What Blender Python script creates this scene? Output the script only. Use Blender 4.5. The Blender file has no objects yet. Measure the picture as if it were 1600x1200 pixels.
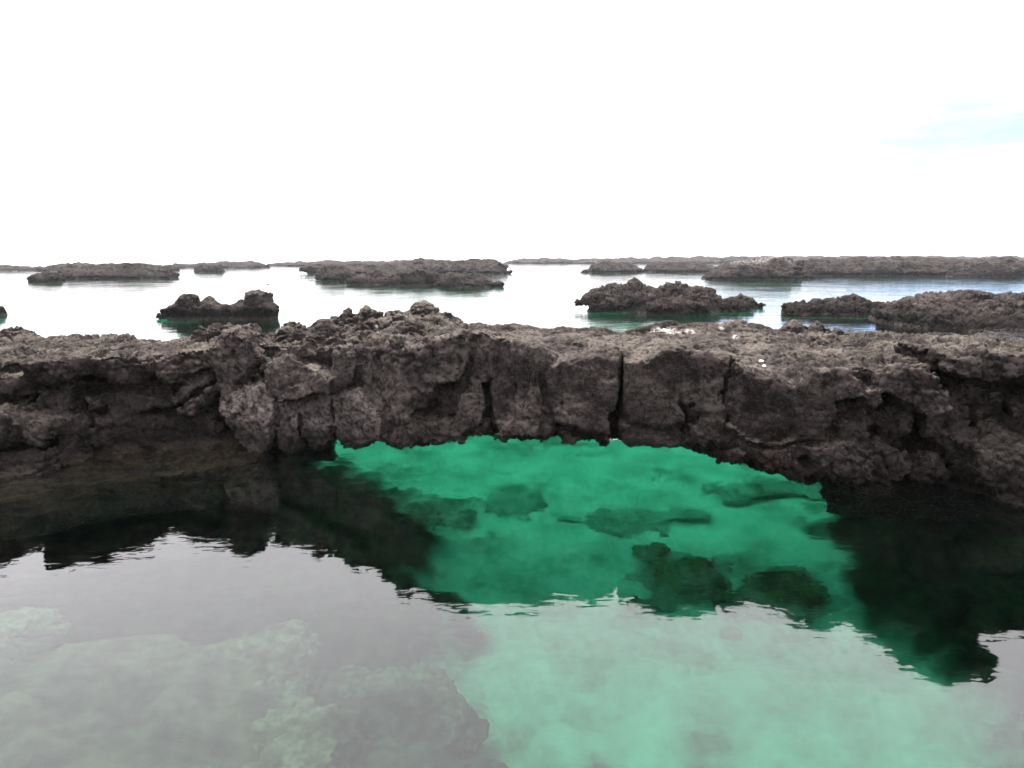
import bpy, math, time
import numpy as np
from mathutils import Vector

T0 = time.time()
# ------------------------------------------------------------------ camera
FPX, PITCH, CAMH = 1155.0, math.radians(9.63), 3.0     # focal length in photo pixels (1600 wide), tilt, eye height
scene = bpy.context.scene
col = scene.collection
cam_d = bpy.data.cameras.new('camera')
cam_d.sensor_fit = 'HORIZONTAL'
cam_d.sensor_width = 36.0
cam_d.lens = 36.0 * FPX / 1600.0
cam_d.clip_start, cam_d.clip_end = 0.05, 20000.0
cam = bpy.data.objects.new('camera', cam_d)
cam.location = (0, 0, CAMH)
cam.rotation_euler = (math.pi / 2 - PITCH, 0, 0)
col.objects.link(cam)
scene.camera = cam

# ------------------------------------------------------------------ sky: thin bright overcast with one thin blue break
SUN_EL, SUN_AZ = math.radians(60), math.radians(-38)   # azimuth from +Y towards +X
sund = (math.sin(SUN_AZ) * math.cos(SUN_EL), math.cos(SUN_AZ) * math.cos(SUN_EL), math.sin(SUN_EL))
world = bpy.data.worlds.new('World')
scene.world = world
world.use_nodes = True
wn, wl = world.node_tree.nodes, world.node_tree.links
wn.clear()


def wnode(t, **kw):
    n = wn.new(t)
    for k, v in kw.items():
        setattr(n, k, v)
    return n


sky = wnode('ShaderNodeTexSky', sky_type='NISHITA', sun_disc=False, sun_elevation=SUN_EL, sun_rotation=SUN_AZ % (2 * math.pi))
sky.air_density, sky.dust_density, sky.ozone_density = 0.36, 0.05, 2.5
SKY_H = 4.4
tc = wnode('ShaderNodeTexCoord')
# the overcast layer: even white, a little brighter towards the veiled sun
dotn = wnode('ShaderNodeVectorMath', operation='DOT_PRODUCT')
dotn.inputs[1].default_value = sund
wl.new(tc.outputs['Generated'], dotn.inputs[0])
mr = wnode('ShaderNodeMapRange', interpolation_type='SMOOTHSTEP')
mr.inputs['From Min'].default_value, mr.inputs['From Max'].default_value = -0.6, 1.0
mr.inputs['To Min'].default_value, mr.inputs['To Max'].default_value = 0.8, 1.2
wl.new(dotn.outputs['Value'], mr.inputs['Value'])
wsep = wnode('ShaderNodeSeparateXYZ')
wl.new(tc.outputs['Generated'], wsep.inputs[0])
wabs = wnode('ShaderNodeMath', operation='ABSOLUTE')
wl.new(wsep.outputs['Z'], wabs.inputs[0])
wgrad = wnode('ShaderNodeMath', operation='MULTIPLY_ADD')      # overcast sky: three times brighter overhead than at the horizon
wgrad.inputs[1].default_value, wgrad.inputs[2].default_value = 2.0 * SKY_H, SKY_H
wl.new(wabs.outputs[0], wgrad.inputs[0])
wmul = wnode('ShaderNodeMath', operation='MULTIPLY')
wl.new(wgrad.outputs[0], wmul.inputs[0])
wl.new(mr.outputs['Result'], wmul.inputs[1])
cmap = wnode('ShaderNodeMapping')
cmap.inputs['Scale'].default_value = (3.0, 3.0, 14.0)
wl.new(tc.outputs['Generated'], cmap.inputs['Vector'])
cn = wnode('ShaderNodeTexNoise')
cn.inputs['Scale'].default_value, cn.inputs['Detail'].default_value, cn.inputs['Roughness'].default_value = 1.0, 6.0, 0.55
wl.new(cmap.outputs['Vector'], cn.inputs['Vector'])
cvar = wnode('ShaderNodeMapRange')
cvar.inputs['From Min'].default_value, cvar.inputs['From Max'].default_value = 0.3, 0.7
cvar.inputs['To Min'].default_value, cvar.inputs['To Max'].default_value = 0.93, 1.07
wl.new(cn.outputs['Fac'], cvar.inputs['Value'])
cmul = wnode('ShaderNodeMath', operation='MULTIPLY')
wl.new(wmul.outputs[0], cmul.inputs[0])
wl.new(cvar.outputs['Result'], cmul.inputs[1])
ccol = wnode('ShaderNodeVectorMath', operation='SCALE')
ccol.inputs[0].default_value = (1.0, 0.975, 1.01)
wl.new(cmul.outputs['Value'], ccol.inputs['Scale'])
# thin break in the cloud low on the right
bmap = wnode('ShaderNodeVectorMath', operation='SUBTRACT')
gap = (math.sin(math.radians(35)) * math.cos(math.radians(7.6)), math.cos(math.radians(35)) * math.cos(math.radians(7.6)), math.sin(math.radians(7.6)))
bmap.inputs[1].default_value = gap
wl.new(tc.outputs['Generated'], bmap.inputs[0])
bsc = wnode('ShaderNodeVectorMath', operation='MULTIPLY')
bsc.inputs[1].default_value = (4.2, 4.2, 13.0)
wl.new(bmap.outputs[0], bsc.inputs[0])
blen = wnode('ShaderNodeVectorMath', operation='LENGTH')
wl.new(bsc.outputs[0], blen.inputs[0])
badd = wnode('ShaderNodeMath', operation='MULTIPLY_ADD')
badd.inputs[1].default_value, badd.inputs[2].default_value = 3.0, -1.5
wl.new(cn.outputs['Fac'], badd.inputs[0])
bsum = wnode('ShaderNodeMath', operation='ADD')
wl.new(blen.outputs['Value'], bsum.inputs[0])
wl.new(badd.outputs['Value'], bsum.inputs[1])
bm_ = wnode('ShaderNodeMapRange', interpolation_type='SMOOTHSTEP')
bm_.inputs['From Min'].default_value, bm_.inputs['From Max'].default_value = 0.15, 2.0
bm_.inputs['To Min'].default_value, bm_.inputs['To Max'].default_value = 0.06, 1.0
wl.new(bsum.outputs['Value'], bm_.inputs['Value'])
cmix = wnode('ShaderNodeMix', data_type='RGBA')
wl.new(bm_.outputs['Result'], cmix.inputs['Factor'])
wl.new(sky.outputs['Color'], cmix.inputs['A'])
wl.new(ccol.outputs[0], cmix.inputs['B'])
bg = wnode('ShaderNodeBackground')
bg.inputs['Strength'].default_value = 0.12
wl.new(cmix.outputs['Result'], bg.inputs['Color'])
wo = wnode('ShaderNodeOutputWorld')
wl.new(bg.outputs[0], wo.inputs['Surface'])

# ------------------------------------------------------------------ veiled sun
sl = bpy.data.lights.new('sun', 'SUN')
sl.energy, sl.angle, sl.color = 1.5, math.radians(14), (1.0, 0.95, 0.88)
so = bpy.data.objects.new('sun', sl)
so.rotation_euler = Vector(sund).to_track_quat('Z', 'Y').to_euler()
col.objects.link(so)

# ------------------------------------------------------------------ exposure and render settings
vs = scene.view_settings
vs.view_transform, vs.look, vs.exposure, vs.gamma = 'Standard', 'None', 2.0, 1.0
vs.use_curve_mapping = False
scene.render.engine = 'CYCLES'
cy = scene.cycles
cy.max_bounces, cy.diffuse_bounces, cy.glossy_bounces, cy.transmission_bounces, cy.transparent_max_bounces, cy.volume_bounces = 10, 3, 3, 8, 8, 0
cy.caustics_reflective, cy.caustics_refractive = False, True
cy.sample_clamp_indirect = 12.0
cy.use_denoising = True
cy.denoiser = 'OPENIMAGEDENOISE'


# ================================================================== numeric helpers
def ray(x, y):
    cx, cyy = (x - 800.0) / FPX, -(y - 600.0) / FPX
    return np.array([cx, math.cos(PITCH) + cyy * math.sin(PITCH), -math.sin(PITCH) + cyy * math.cos(PITCH)])


def at_y(x, y, Y):                    # the point seen at photo pixel (x, y) at forward distance Y
    d = ray(x, y)
    p = d * (Y / d[1])
    p[2] += CAMH
    return p


def at_z(x, y, Z=0.0):                # the point seen at photo pixel (x, y) at height Z
    d = ray(x, y)
    p = d * ((Z - CAMH) / d[2])
    p[2] += CAMH
    return p


def under(x, y, depth):               # where the refracted sight line through (x, y) meets the bottom at that depth
    d = ray(x, y)
    d = d / np.linalg.norm(d)
    s = at_z(x, y)
    h = d[:2] / 1.333
    v = math.sqrt(1 - h.dot(h))
    return s[:2] + h * depth / v


rngG = np.random.RandomState(7)
_g = rngG.normal(size=(64 * 64 * 64, 3)).astype(np.float32)
_g /= np.linalg.norm(_g, axis=1, keepdims=True)
_j = rngG.rand(64 * 64 * 64, 3).astype(np.float32)


def perlin(p, off=0.0):
    p = (p + np.float32(off)).astype(np.float32)
    fl = np.floor(p)
    i = fl.astype(np.int64)
    f = p - fl
    u = f * f * f * (f * (f * 6 - 15) + 10)
    i0, i1 = i & 63, (i + 1) & 63
    out = None
    r = []
    for a in (0, 1):
        xa = (i1 if a else i0)[:, 0] * 4096
        for b in (0, 1):
            yb = (i1 if b else i0)[:, 1] * 64
            for c in (0, 1):
                g = _g[xa + yb + (i1 if c else i0)[:, 2]]
                r.append(g[:, 0] * (f[:, 0] - a) + g[:, 1] * (f[:, 1] - b) + g[:, 2] * (f[:, 2] - c))
    ux, uy, uz = u[:, 0], u[:, 1], u[:, 2]
    r = [r[k] + uz * (r[k + 1] - r[k]) for k in (0, 2, 4, 6)]
    r = [r[k] + uy * (r[k + 1] - r[k]) for k in (0, 2)]
    return (r[0] + ux * (r[1] - r[0])) * 1.6


def fbm(p, octaves=3, off=0.0, gain=0.5):
    a, s, o = 1.0, 1.0, 0
    for k in range(octaves):
        o = o + a * perlin(p * s, off + 17.3 * k)
        a *= gain
        s *= 2.03
    return o


def worley(p, off=0.0):
    p = (p + np.float32(off)).astype(np.float32)
    fl = np.floor(p)
    i = fl.astype(np.int64)
    f = p - fl
    f1 = np.full(len(p), 9.0, np.float32)
    f2 = np.full(len(p), 9.0, np.float32)
    rid = np.zeros(len(p), np.float32)
    for a in (-1, 0, 1):
        xa = ((i[:, 0] + a) & 63) * 4096
        for b in (-1, 0, 1):
            yb = ((i[:, 1] + b) & 63) * 64
            for c in (-1, 0, 1):
                q = _j[xa + yb + ((i[:, 2] + c) & 63)]
                d = (q[:, 0] + a - f[:, 0]) ** 2 + (q[:, 1] + b - f[:, 1]) ** 2 + (q[:, 2] + c - f[:, 2]) ** 2
                f2 = np.minimum(f2, np.maximum(f1, d))
                rid = np.where(d < f1, q[:, 0] * 7.3 + q[:, 1] * 3.1, rid)
                f1 = np.minimum(f1, d)
    return np.sqrt(f1), np.sqrt(f2), rid % 1.0


def smin(a, b, k):
    h = np.maximum(k - np.abs(a - b), 0.0) / k
    return np.minimum(a, b) - h * h * k * 0.25


def smax(a, b, k):
    return -smin(-a, -b, k)


def sst(a, b, x):
    t = np.clip((x - a) / (b - a), 0, 1)
    return t * t * (3 - 2 * t)


def poly_sd(px, pz, poly):            # signed distance to a 2-D polygon
    v = np.asarray(poly, np.float32)
    n = len(v)
    d = np.full(px.shape, 1e9, np.float32)
    ins = np.zeros(px.shape, bool)
    for k in range(n):
        ax, az = v[k]
        bx, bz = v[(k + 1) % n]
        ex, ez = bx - ax, bz - az
        wx, wz = px - ax, pz - az
        t = np.clip((wx * ex + wz * ez) / (ex * ex + ez * ez + 1e-12), 0, 1)
        d = np.minimum(d, (wx - ex * t) ** 2 + (wz - ez * t) ** 2)
        if az != bz:
            ins ^= ((az > pz) != (bz > pz)) & (px < ex * (pz - az) / (bz - az) + ax)
    d = np.sqrt(d)
    return np.where(ins, -d, d)


# ------------------------------------------------------------------ implicit rock bodies
class Field:
    def __init__(self):
        self.comps = []

    def add(self, fn, lo, hi, label=0, op='u', k=0.05):
        self.comps.append((fn, np.array(lo, np.float32), np.array(hi, np.float32), label, op, k))

    def eval(self, P, g=1):
        """P comes in runs of g neighbouring points; parts far from a run are skipped"""
        R = P.reshape(-1, g, 3)
        rlo, rhi = R.min(1), R.max(1)
        run = np.arange(g)
        d = np.full(len(P), 3.0, np.float32)
        best = np.full(len(P), 3.0, np.float32)
        lab = np.zeros(len(P), np.int16)
        for fn, lo, hi, label, op, k in self.comps:
            pad = 0.12
            m = np.nonzero(((rhi > lo - pad) & (rlo < hi + pad)).all(1))[0]
            if not len(m):
                continue
            m = (m[:, None] * g + run).ravel()
            c = fn(P[m]).astype(np.float32)
            if op == 'u':
                w = c < best[m]
                lab[m[w]] = label
                best[m] = np.minimum(best[m], c)
                d[m] = smin(d[m], c, k)
            else:
                d[m] = smax(d[m], -c, k)
        return d, lab


def rock_fn(c, r, seed, planes=11, stretch=(1, 1, 1)):
    """an angular boulder: a ball cut by random planes"""
    rs = np.random.RandomState(seed)
    n = rs.normal(size=(planes, 3))
    n /= np.linalg.norm(n, axis=1, keepdims=True)
    o = rs.uniform(0.62, 1.0, planes) * r
    c = np.asarray(c, np.float32)
    st = np.asarray(stretch, np.float32)
    ms = float(min(stretch))

    def fn(P):
        q = (P - c) / st
        d = np.sqrt((q * q).sum(1)) - r
        for a, b in zip(n, o):
            d = smax(d, q @ a.astype(np.float32) - np.float32(b), 0.05 * r)
        return d * ms
    e = np.array(stretch) * r
    return fn, np.asarray(c) - e, np.asarray(c) + e


def surface_nets(D, org, h):
    s = D < 0
    nx, ny, nz = D.shape
    mixed = np.zeros((nx - 1, ny - 1, nz - 1), np.int8)
    offs = [(a, b, c) for a in (0, 1) for b in (0, 1) for c in (0, 1)]
    for a, b, c in offs:
        mixed += s[a:nx - 1 + a, b:ny - 1 + b, c:nz - 1 + c]
    act = np.argwhere((mixed > 0) & (mixed < 8))
    del mixed
    cid = np.full((nx - 1, ny - 1, nz - 1), -1, np.int32)
    cid[act[:, 0], act[:, 1], act[:, 2]] = np.arange(len(act))
    vals = np.stack([D[act[:, 0] + a, act[:, 1] + b, act[:, 2] + c] for a, b, c in offs], 1)
    acc = np.zeros((len(act), 3), np.float32)
    cnt = np.zeros(len(act), np.float32)
    for i in range(8):
        for ax, bit in ((0, 4), (1, 2), (2, 1)):
            if i & bit:
                continue
            j = i | bit
            va, vb = vals[:, i], vals[:, j]
            m = (va < 0) != (vb < 0)
            t = np.where(m, va / np.where(m, va - vb, 1), 0)
            base = np.array(offs[i], np.float32)
            acc += m[:, None] * base
            acc[:, ax] += np.where(m, t, 0)
            cnt += m
    V = (act + acc / cnt[:, None]) * h + np.asarray(org)
    faces = []
    for ax in range(3):
        sl0 = [slice(None)] * 3
        sl1 = [slice(None)] * 3
        sl0[ax], sl1[ax] = slice(0, -1), slice(1, None)
        e = np.argwhere(s[tuple(sl0)] != s[tuple(sl1)])
        o1, o2 = (ax + 1) % 3, (ax + 2) % 3
        lim = np.array(D.shape) - 1
        ok = (e[:, o1] > 0) & (e[:, o2] > 0) & (e[:, o1] < lim[o1]) & (e[:, o2] < lim[o2])
        e = e[ok]
        fl = s[e[:, 0], e[:, 1], e[:, 2]]
        q = []
        for da, db in ((-1, -1), (0, -1), (0, 0), (-1, 0)):
            c = e.copy()
            c[:, o1] += da
            c[:, o2] += db
            q.append(cid[c[:, 0], c[:, 1], c[:, 2]])
        q = np.stack(q, 1)
        q[~fl] = q[~fl][:, ::-1]
        faces.append(q)
    F = np.concatenate(faces)
    return V.astype(np.float32), F[(F >= 0).all(1)]


def vnormals(V, F):
    a = V[F[:, 2]] - V[F[:, 0]]
    b = V[F[:, 3]] - V[F[:, 1]]
    fn = np.cross(a, b)
    N = np.zeros_like(V)
    for k in range(4):
        for ax in range(3):
            N[:, ax] += np.bincount(F[:, k], fn[:, ax], len(V))
    return N / (np.linalg.norm(N, axis=1, keepdims=True) + 1e-12)


def relax(V, F, n=1, w=0.5):
    for _ in range(n):
        acc = np.zeros_like(V)
        cnt = np.zeros(len(V))
        for k in range(4):
            o = F[:, (k + 1) % 4]
            for ax in range(3):
                acc[:, ax] += np.bincount(F[:, k], V[o][:, ax], len(V))
            cnt += np.bincount(F[:, k], minlength=len(V))
        V = V * (1 - w) + w * acc / np.maximum(cnt, 1)[:, None]
    return V.astype(np.float32)


def mesh_field(field, lo, hi, h, warp=None, coarse=4, band=None):
    """sample the field (fine only near its surface), return vertices, quads and the label of each quad"""
    H = h * coarse
    lo = np.asarray(lo, float)
    n = np.maximum(np.ceil((np.asarray(hi) - lo) / H).astype(int), 2)
    band = band or H * 2.2
    ax = [lo[k] + (np.arange(n[k]) + 0.5) * H for k in range(3)]
    C = np.stack(np.meshgrid(*ax, indexing='ij'), -1).reshape(-1, 3).astype(np.float32)
    Wc = C + warp(C) if warp else C
    dc, lc = field.eval(Wc)
    D = np.repeat(np.repeat(np.repeat(dc.reshape(n), coarse, 0), coarse, 1), coarse, 2)
    L = np.repeat(np.repeat(np.repeat(lc.reshape(n), coarse, 0), coarse, 1), coarse, 2)
    act = np.argwhere(np.abs(dc.reshape(n)) < band)
    sub = np.stack(np.meshgrid(*([np.arange(coarse)] * 3), indexing='ij'), -1).reshape(-1, 3)
    idx = (act[:, None, :] * coarse + sub[None]).reshape(-1, 3)
    P = (lo + (idx + 0.5) * h).astype(np.float32)
    if warp:                           # the warp is smooth: interpolate it from the coarse grid
        Wg = (Wc - C).reshape(*n, 3)
        g = (P - lo) / H - 0.5
        g0 = np.clip(np.floor(g).astype(int), 0, n - 2)
        f = np.clip(g - g0, 0, 1).astype(np.float32)
        w = 0
        for a in (0, 1):
            for b in (0, 1):
                for c in (0, 1):
                    wt = (f[:, 0] if a else 1 - f[:, 0]) * (f[:, 1] if b else 1 - f[:, 1]) * (f[:, 2] if c else 1 - f[:, 2])
                    w = w + wt[:, None] * Wg[g0[:, 0] + a, g0[:, 1] + b, g0[:, 2] + c]
        P = P + w
    d, l = field.eval(P, coarse ** 3)
    D[idx[:, 0], idx[:, 1], idx[:, 2]] = d
    L[idx[:, 0], idx[:, 1], idx[:, 2]] = l
    for k in range(3):                 # close the body at the box
        s = [slice(None)] * 3
        s[k] = 0
        D[tuple(s)] = 1
        s[k] = -1
        D[tuple(s)] = 1
    V, F = surface_nets(D, lo + 0.5 * h, h)
    cc = V[F].mean(1)
    ii = np.clip(np.round((cc - lo - 0.5 * h) / h).astype(int), 0, np.array(D.shape) - 1)
    return V, F, L[ii[:, 0], ii[:, 1], ii[:, 2]]


def mesh_obj(name, V, F, mat, parent=None, attrs=None, origin=(0, 0, 0)):
    me = bpy.data.meshes.new(name)
    V = (np.asarray(V) - np.asarray(origin)).astype(np.float32)
    F = np.asarray(F, np.int32)
    me.vertices.add(len(V))
    me.vertices.foreach_set('co', V.ravel())
    me.loops.add(F.size)
    me.loops.foreach_set('vertex_index', F.ravel())
    me.polygons.add(len(F))
    me.polygons.foreach_set('loop_start', np.arange(0, F.size, F.shape[1], dtype=np.int32))
    for k, v in (attrs or {}).items():
        me.attributes.new(k, 'FLOAT', 'POINT').data.foreach_set('value', np.asarray(v, np.float32))
    me.update(calc_edges=True)
    me.validate()
    me.materials.append(mat)
    o = bpy.data.objects.new(name, me)
    col.objects.link(o)
    if parent:
        o.parent = parent
    return o


def tag(o, label=None, cat=None, group=None, kind=None):
    if label:
        o['label'] = label
    if cat:
        o['category'] = cat
    if group:
        o['group'] = group
    if kind:
        o['kind'] = kind
    return o


def empty(name, loc):
    o = bpy.data.objects.new(name, None)
    o.location = loc
    o.empty_display_size = 0.3
    col.objects.link(o)
    return o


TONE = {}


def split_parts(V, F, lab, names, mat, root, attrs=None, tones=None):
    org = np.array(root.location)
    for l in np.unique(lab):
        m = lab == l
        f = F[m]
        u, inv = np.unique(f, return_inverse=True)
        at = {k: v[u] for k, v in (attrs or {}).items()}
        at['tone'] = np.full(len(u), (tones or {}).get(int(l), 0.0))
        mesh_obj(names.get(int(l), 'rock_block'), V[u], inv.reshape(f.shape), mat, root, at, org)


# ================================================================== materials
class NT:
    def __init__(self, name):
        self.m = bpy.data.materials.new(name)
        self.m.use_nodes = True
        self.n, self.l = self.m.node_tree.nodes, self.m.node_tree.links
        self.n.clear()

    def node(self, t, ins=None, **kw):
        n = self.n.new(t)
        for k, v in kw.items():
            setattr(n, k, v)
        for k, v in (ins or {}).items():
            if isinstance(v, bpy.types.NodeSocket):
                self.l.new(v, n.inputs[k])
            else:
                n.inputs[k].default_value = v
        return n

    def noise(self, vec, scale, detail=4, rough=0.55, out='Fac'):
        return self.node('ShaderNodeTexNoise', {'Vector': vec, 'Scale': scale, 'Detail': detail, 'Roughness': rough}).outputs[out]

    def rng(self, v, a, b, c=0.0, d=1.0, smooth=True):
        return self.node('ShaderNodeMapRange', {'Value': v, 'From Min': a, 'From Max': b, 'To Min': c, 'To Max': d},
                         interpolation_type='SMOOTHSTEP' if smooth else 'LINEAR').outputs['Result']

    def math(self, op, a, b=0.0, c=None):
        n = self.node('ShaderNodeMath', {0: a, 1: b}, operation=op)
        if c is not None:
            if isinstance(c, bpy.types.NodeSocket):
                self.l.new(c, n.inputs[2])
            else:
                n.inputs[2].default_value = c
        return n.outputs[0]

    def mix(self, f, a, b):
        return self.node('ShaderNodeMix', {'Factor': f, 'A': a, 'B': b}, data_type='RGBA').outputs['Result']


def rgb(r, g, b):
    return (r, g, b, 1.0)


def lava_material(name, s=1.0, low_top=0.9, bump=1.0, crust_toplight=0.9):
    """dark vesicular lava; s = coarseness of the grain"""
    t = NT(name)
    geo = t.node('ShaderNodeNewGeometry')
    pos = geo.outputs['Position']
    sep = t.node('ShaderNodeSeparateXYZ', {0: pos})
    nz = t.node('ShaderNodeSeparateXYZ', {0: geo.outputs['Normal']}).outputs['Z']
    z = sep.outputs['Z']
    big = t.noise(pos, 0.55 / s, 3)
    med = t.noise(pos, 3.0 / s, 5, 0.6)
    fine = t.noise(pos, 15 / s, 6, 0.75)
    base = t.mix(t.rng(med, 0.38, 0.62), rgb(0.0100, 0.0083, 0.0075), rgb(0.044, 0.0365, 0.0335))
    base = t.mix(t.rng(big, 0.48, 0.60, 0, 0.6), base, rgb(0.019, 0.0155, 0.0145))
    # weathered tan crust on upward faces; its paleness also paints in their stronger skylight
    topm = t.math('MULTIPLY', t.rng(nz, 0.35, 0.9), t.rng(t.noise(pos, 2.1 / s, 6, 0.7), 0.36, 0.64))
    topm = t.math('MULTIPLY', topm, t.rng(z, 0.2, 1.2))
    base = t.mix(t.math('MULTIPLY', topm, crust_toplight), base, rgb(0.112, 0.097, 0.082))
    # blocks of paler, mauve grey lava
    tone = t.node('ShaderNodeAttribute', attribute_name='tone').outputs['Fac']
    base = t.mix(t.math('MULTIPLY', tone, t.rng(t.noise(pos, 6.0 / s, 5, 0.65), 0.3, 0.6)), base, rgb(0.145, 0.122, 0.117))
    # rusty patches
    base = t.mix(t.rng(t.noise(pos, 1.7 / s, 4, 0.6), 0.63, 0.74, 0, 0.55), base, rgb(0.062, 0.034, 0.028))
    # pale crust of barnacles low down
    lowm = t.math('MULTIPLY', t.rng(z, low_top, 0.25), t.rng(z, 0.0, 0.12))
    brn = t.node('ShaderNodeTexVoronoi', {'Vector': pos, 'Scale': 30 / s}).outputs['Distance']
    bar = t.math('MULTIPLY', t.rng(t.noise(pos, 4.5 / s, 5, 0.65), 0.5, 0.68), t.rng(brn, 0.42, 0.2))
    base = t.mix(t.math('MULTIPLY', t.math('MULTIPLY', lowm, bar), 0.8), base, rgb(0.15, 0.125, 0.115))
    # grain: dark flecks also paint in the shade of small pits, crystals pale
    base = t.mix(t.rng(fine, 0.40, 0.50, 0.8, 0), base, rgb(0.0065, 0.0055, 0.005))
    base = t.mix(t.rng(t.noise(pos, 34 / s, 4, 0.75), 0.54, 0.68, 0, 0.5), base, rgb(0.085, 0.073, 0.066))
    # black tide band, always damp
    tide = t.rng(t.math('MULTIPLY_ADD', t.noise(pos, 2.5 / s, 4, 0.6), 0.5, t.math('MULTIPLY', z, -1.0)), -0.38, 0.04, 0, 0.82)
    base = t.mix(tide, base, rgb(0.0065, 0.0055, 0.005))
    # algae film along and below the waterline
    alg = t.math('MULTIPLY', t.rng(z, 0.16, -0.03), t.rng(t.noise(pos, 3.2 / s, 5, 0.6), 0.35, 0.6))
    base = t.mix(t.math('MULTIPLY', alg, 0.8), base, rgb(0.030, 0.021, 0.011))
    # bird lime
    at = t.node('ShaderNodeAttribute', attribute_name='guano').outputs['Fac']
    gm = t.math('MULTIPLY', at, t.rng(t.noise(pos, 13 / s, 5, 0.7), 0.42, 0.56))
    base = t.mix(t.math('MINIMUM', gm, 1.0), base, rgb(0.50, 0.47, 0.44))
    wet = t.rng(z, 0.22, 0.04)
    rough = t.rng(wet, 0, 1, 0.88, 0.42)
    v1 = t.node('ShaderNodeTexVoronoi', {'Vector': pos, 'Scale': 15 / s}, feature='SMOOTH_F1').outputs['Distance']
    hgt = t.math('MULTIPLY_ADD', t.noise(pos, 9 / s, 8, 0.68), 0.09 * s, t.math('MULTIPLY', v1, 0.016 * s))
    hgt = t.math('MULTIPLY_ADD', t.noise(pos, 45 / s, 4, 0.7), 0.018 * s, hgt)
    bp = t.node('ShaderNodeBump', {'Strength': 0.9 * bump, 'Distance': 1.0, 'Height': hgt})
    b = t.node('ShaderNodeBsdfPrincipled', {'Base Color': base, 'Roughness': rough, 'Normal': bp.outputs[0], 'Specular IOR Level': t.rng(wet, 0, 1, 0.03, 0.12)})
    t.node('ShaderNodeOutputMaterial', {'Surface': b.outputs[0]})
    return t.m


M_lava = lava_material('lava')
M_lava_mid = lava_material('lava_islet', 2.2, 0.5, 1.0, 0.5)
M_lava_far = lava_material('lava_distant', 5.0, 0.8, 1.0, 0.3)


def water_material():
    t = NT('sea_water')
    pos = t.node('ShaderNodeNewGeometry').outputs['Position']
    mp = t.node('ShaderNodeMapping', {'Vector': pos, 'Scale': (0.8, 1.6, 1.0), 'Rotation': (0, 0, 0.12)}).outputs[0]
    w1 = t.node('ShaderNodeTexNoise', {'Vector': mp, 'Scale': 1.1, 'Detail': 2.0, 'Roughness': 0.45, 'Distortion': 0.6}).outputs['Fac']
    w2 = t.node('ShaderNodeTexNoise', {'Vector': mp, 'Scale': 6.5, 'Detail': 2.0, 'Roughness': 0.5, 'Distortion': 0.4}).outputs['Fac']
    patch = t.rng(t.noise(pos, 0.16, 3, 0.6), 0.35, 0.7, 0.25, 1.0)
    h = t.math('MULTIPLY_ADD', w2, 0.24, w1)
    far = t.rng(t.node('ShaderNodeSeparateXYZ', {0: pos}).outputs['Y'], 13.0, 45.0, 1.0, 3.2)     # the pool is sheltered, the lagoon is not
    h = t.math('MULTIPLY', t.math('MULTIPLY', h, patch), far)
    bp = t.node('ShaderNodeBump', {'Strength': 1.0, 'Distance': WAVE, 'Height': h})
    g = t.node('ShaderNodeBsdfGlass', {'Color': (1, 1, 1, 1), 'Roughness': 0.0, 'IOR': 1.333, 'Normal': bp.outputs[0]})
    va = t.node('ShaderNodeVolumeAbsorption', {'Color': rgb(*WATER_COL), 'Density': WATER_DENS})
    t.node('ShaderNodeOutputMaterial', {'Surface': g.outputs[0], 'Volume': va.outputs[0]})
    return t.m


WAVE, WATER_COL, WATER_DENS = 0.0095, (0.03, 0.655, 0.545), 0.34
M_water = water_material()


def bed_material():
    t = NT('seabed_sand')
    geo = t.node('ShaderNodeNewGeometry')
    pos = geo.outputs['Position']
    rk = t.node('ShaderNodeAttribute', attribute_name='rocky').outputs['Fac']
    sand = t.mix(t.rng(t.noise(pos, 1.3, 5, 0.6), 0.3, 0.7), rgb(0.50, 0.47, 0.39), rgb(0.74, 0.70, 0.60))
    weed = t.rng(t.noise(pos, 0.75, 7, 0.66), 0.47, 0.70, 0, 0.8)
    sand = t.mix(weed, sand, rgb(0.20, 0.19, 0.12))
    rock = t.mix(t.rng(t.noise(pos, 3.0, 6, 0.65), 0.35, 0.65), rgb(0.018, 0.017, 0.013), rgb(0.048, 0.048, 0.030))
    c = t.mix(t.rng(rk, 0.1, 0.9), sand, rock)
    bp = t.node('ShaderNodeBump', {'Strength': 0.7, 'Distance': 0.06, 'Height': t.noise(pos, 8, 6, 0.6)})
    b = t.node('ShaderNodeBsdfPrincipled', {'Base Color': c, 'Roughness': 0.95, 'Normal': bp.outputs[0], 'Specular IOR Level': 0.0})
    t.node('ShaderNodeOutputMaterial', {'Surface': b.outputs[0]})
    return t.m


M_bed = bed_material()


def algae_rock_material(name, ca, cb):
    t = NT(name)
    geo = t.node('ShaderNodeNewGeometry')
    pos = geo.outputs['Position']
    nz = t.node('ShaderNodeSeparateXYZ', {0: geo.outputs['Normal']}).outputs['Z']
    a = t.mix(t.rng(t.noise(pos, 9, 5, 0.7), 0.35, 0.65), rgb(*ca), rgb(*cb))
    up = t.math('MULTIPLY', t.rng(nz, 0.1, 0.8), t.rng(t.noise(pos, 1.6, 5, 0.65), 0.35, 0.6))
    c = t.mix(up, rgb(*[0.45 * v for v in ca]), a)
    c = t.mix(t.node('ShaderNodeAttribute', attribute_name='dust').outputs['Fac'], c, rgb(0.46, 0.43, 0.36))
    bp = t.node('ShaderNodeBump', {'Strength': 0.8, 'Distance': 0.08, 'Height': t.noise(pos, 11, 6, 0.7)})
    b = t.node('ShaderNodeBsdfPrincipled', {'Base Color': c, 'Roughness': 0.95, 'Normal': bp.outputs[0], 'Specular IOR Level': 0.0})
    t.node('ShaderNodeOutputMaterial', {'Surface': b.outputs[0]})
    return t.m


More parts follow.
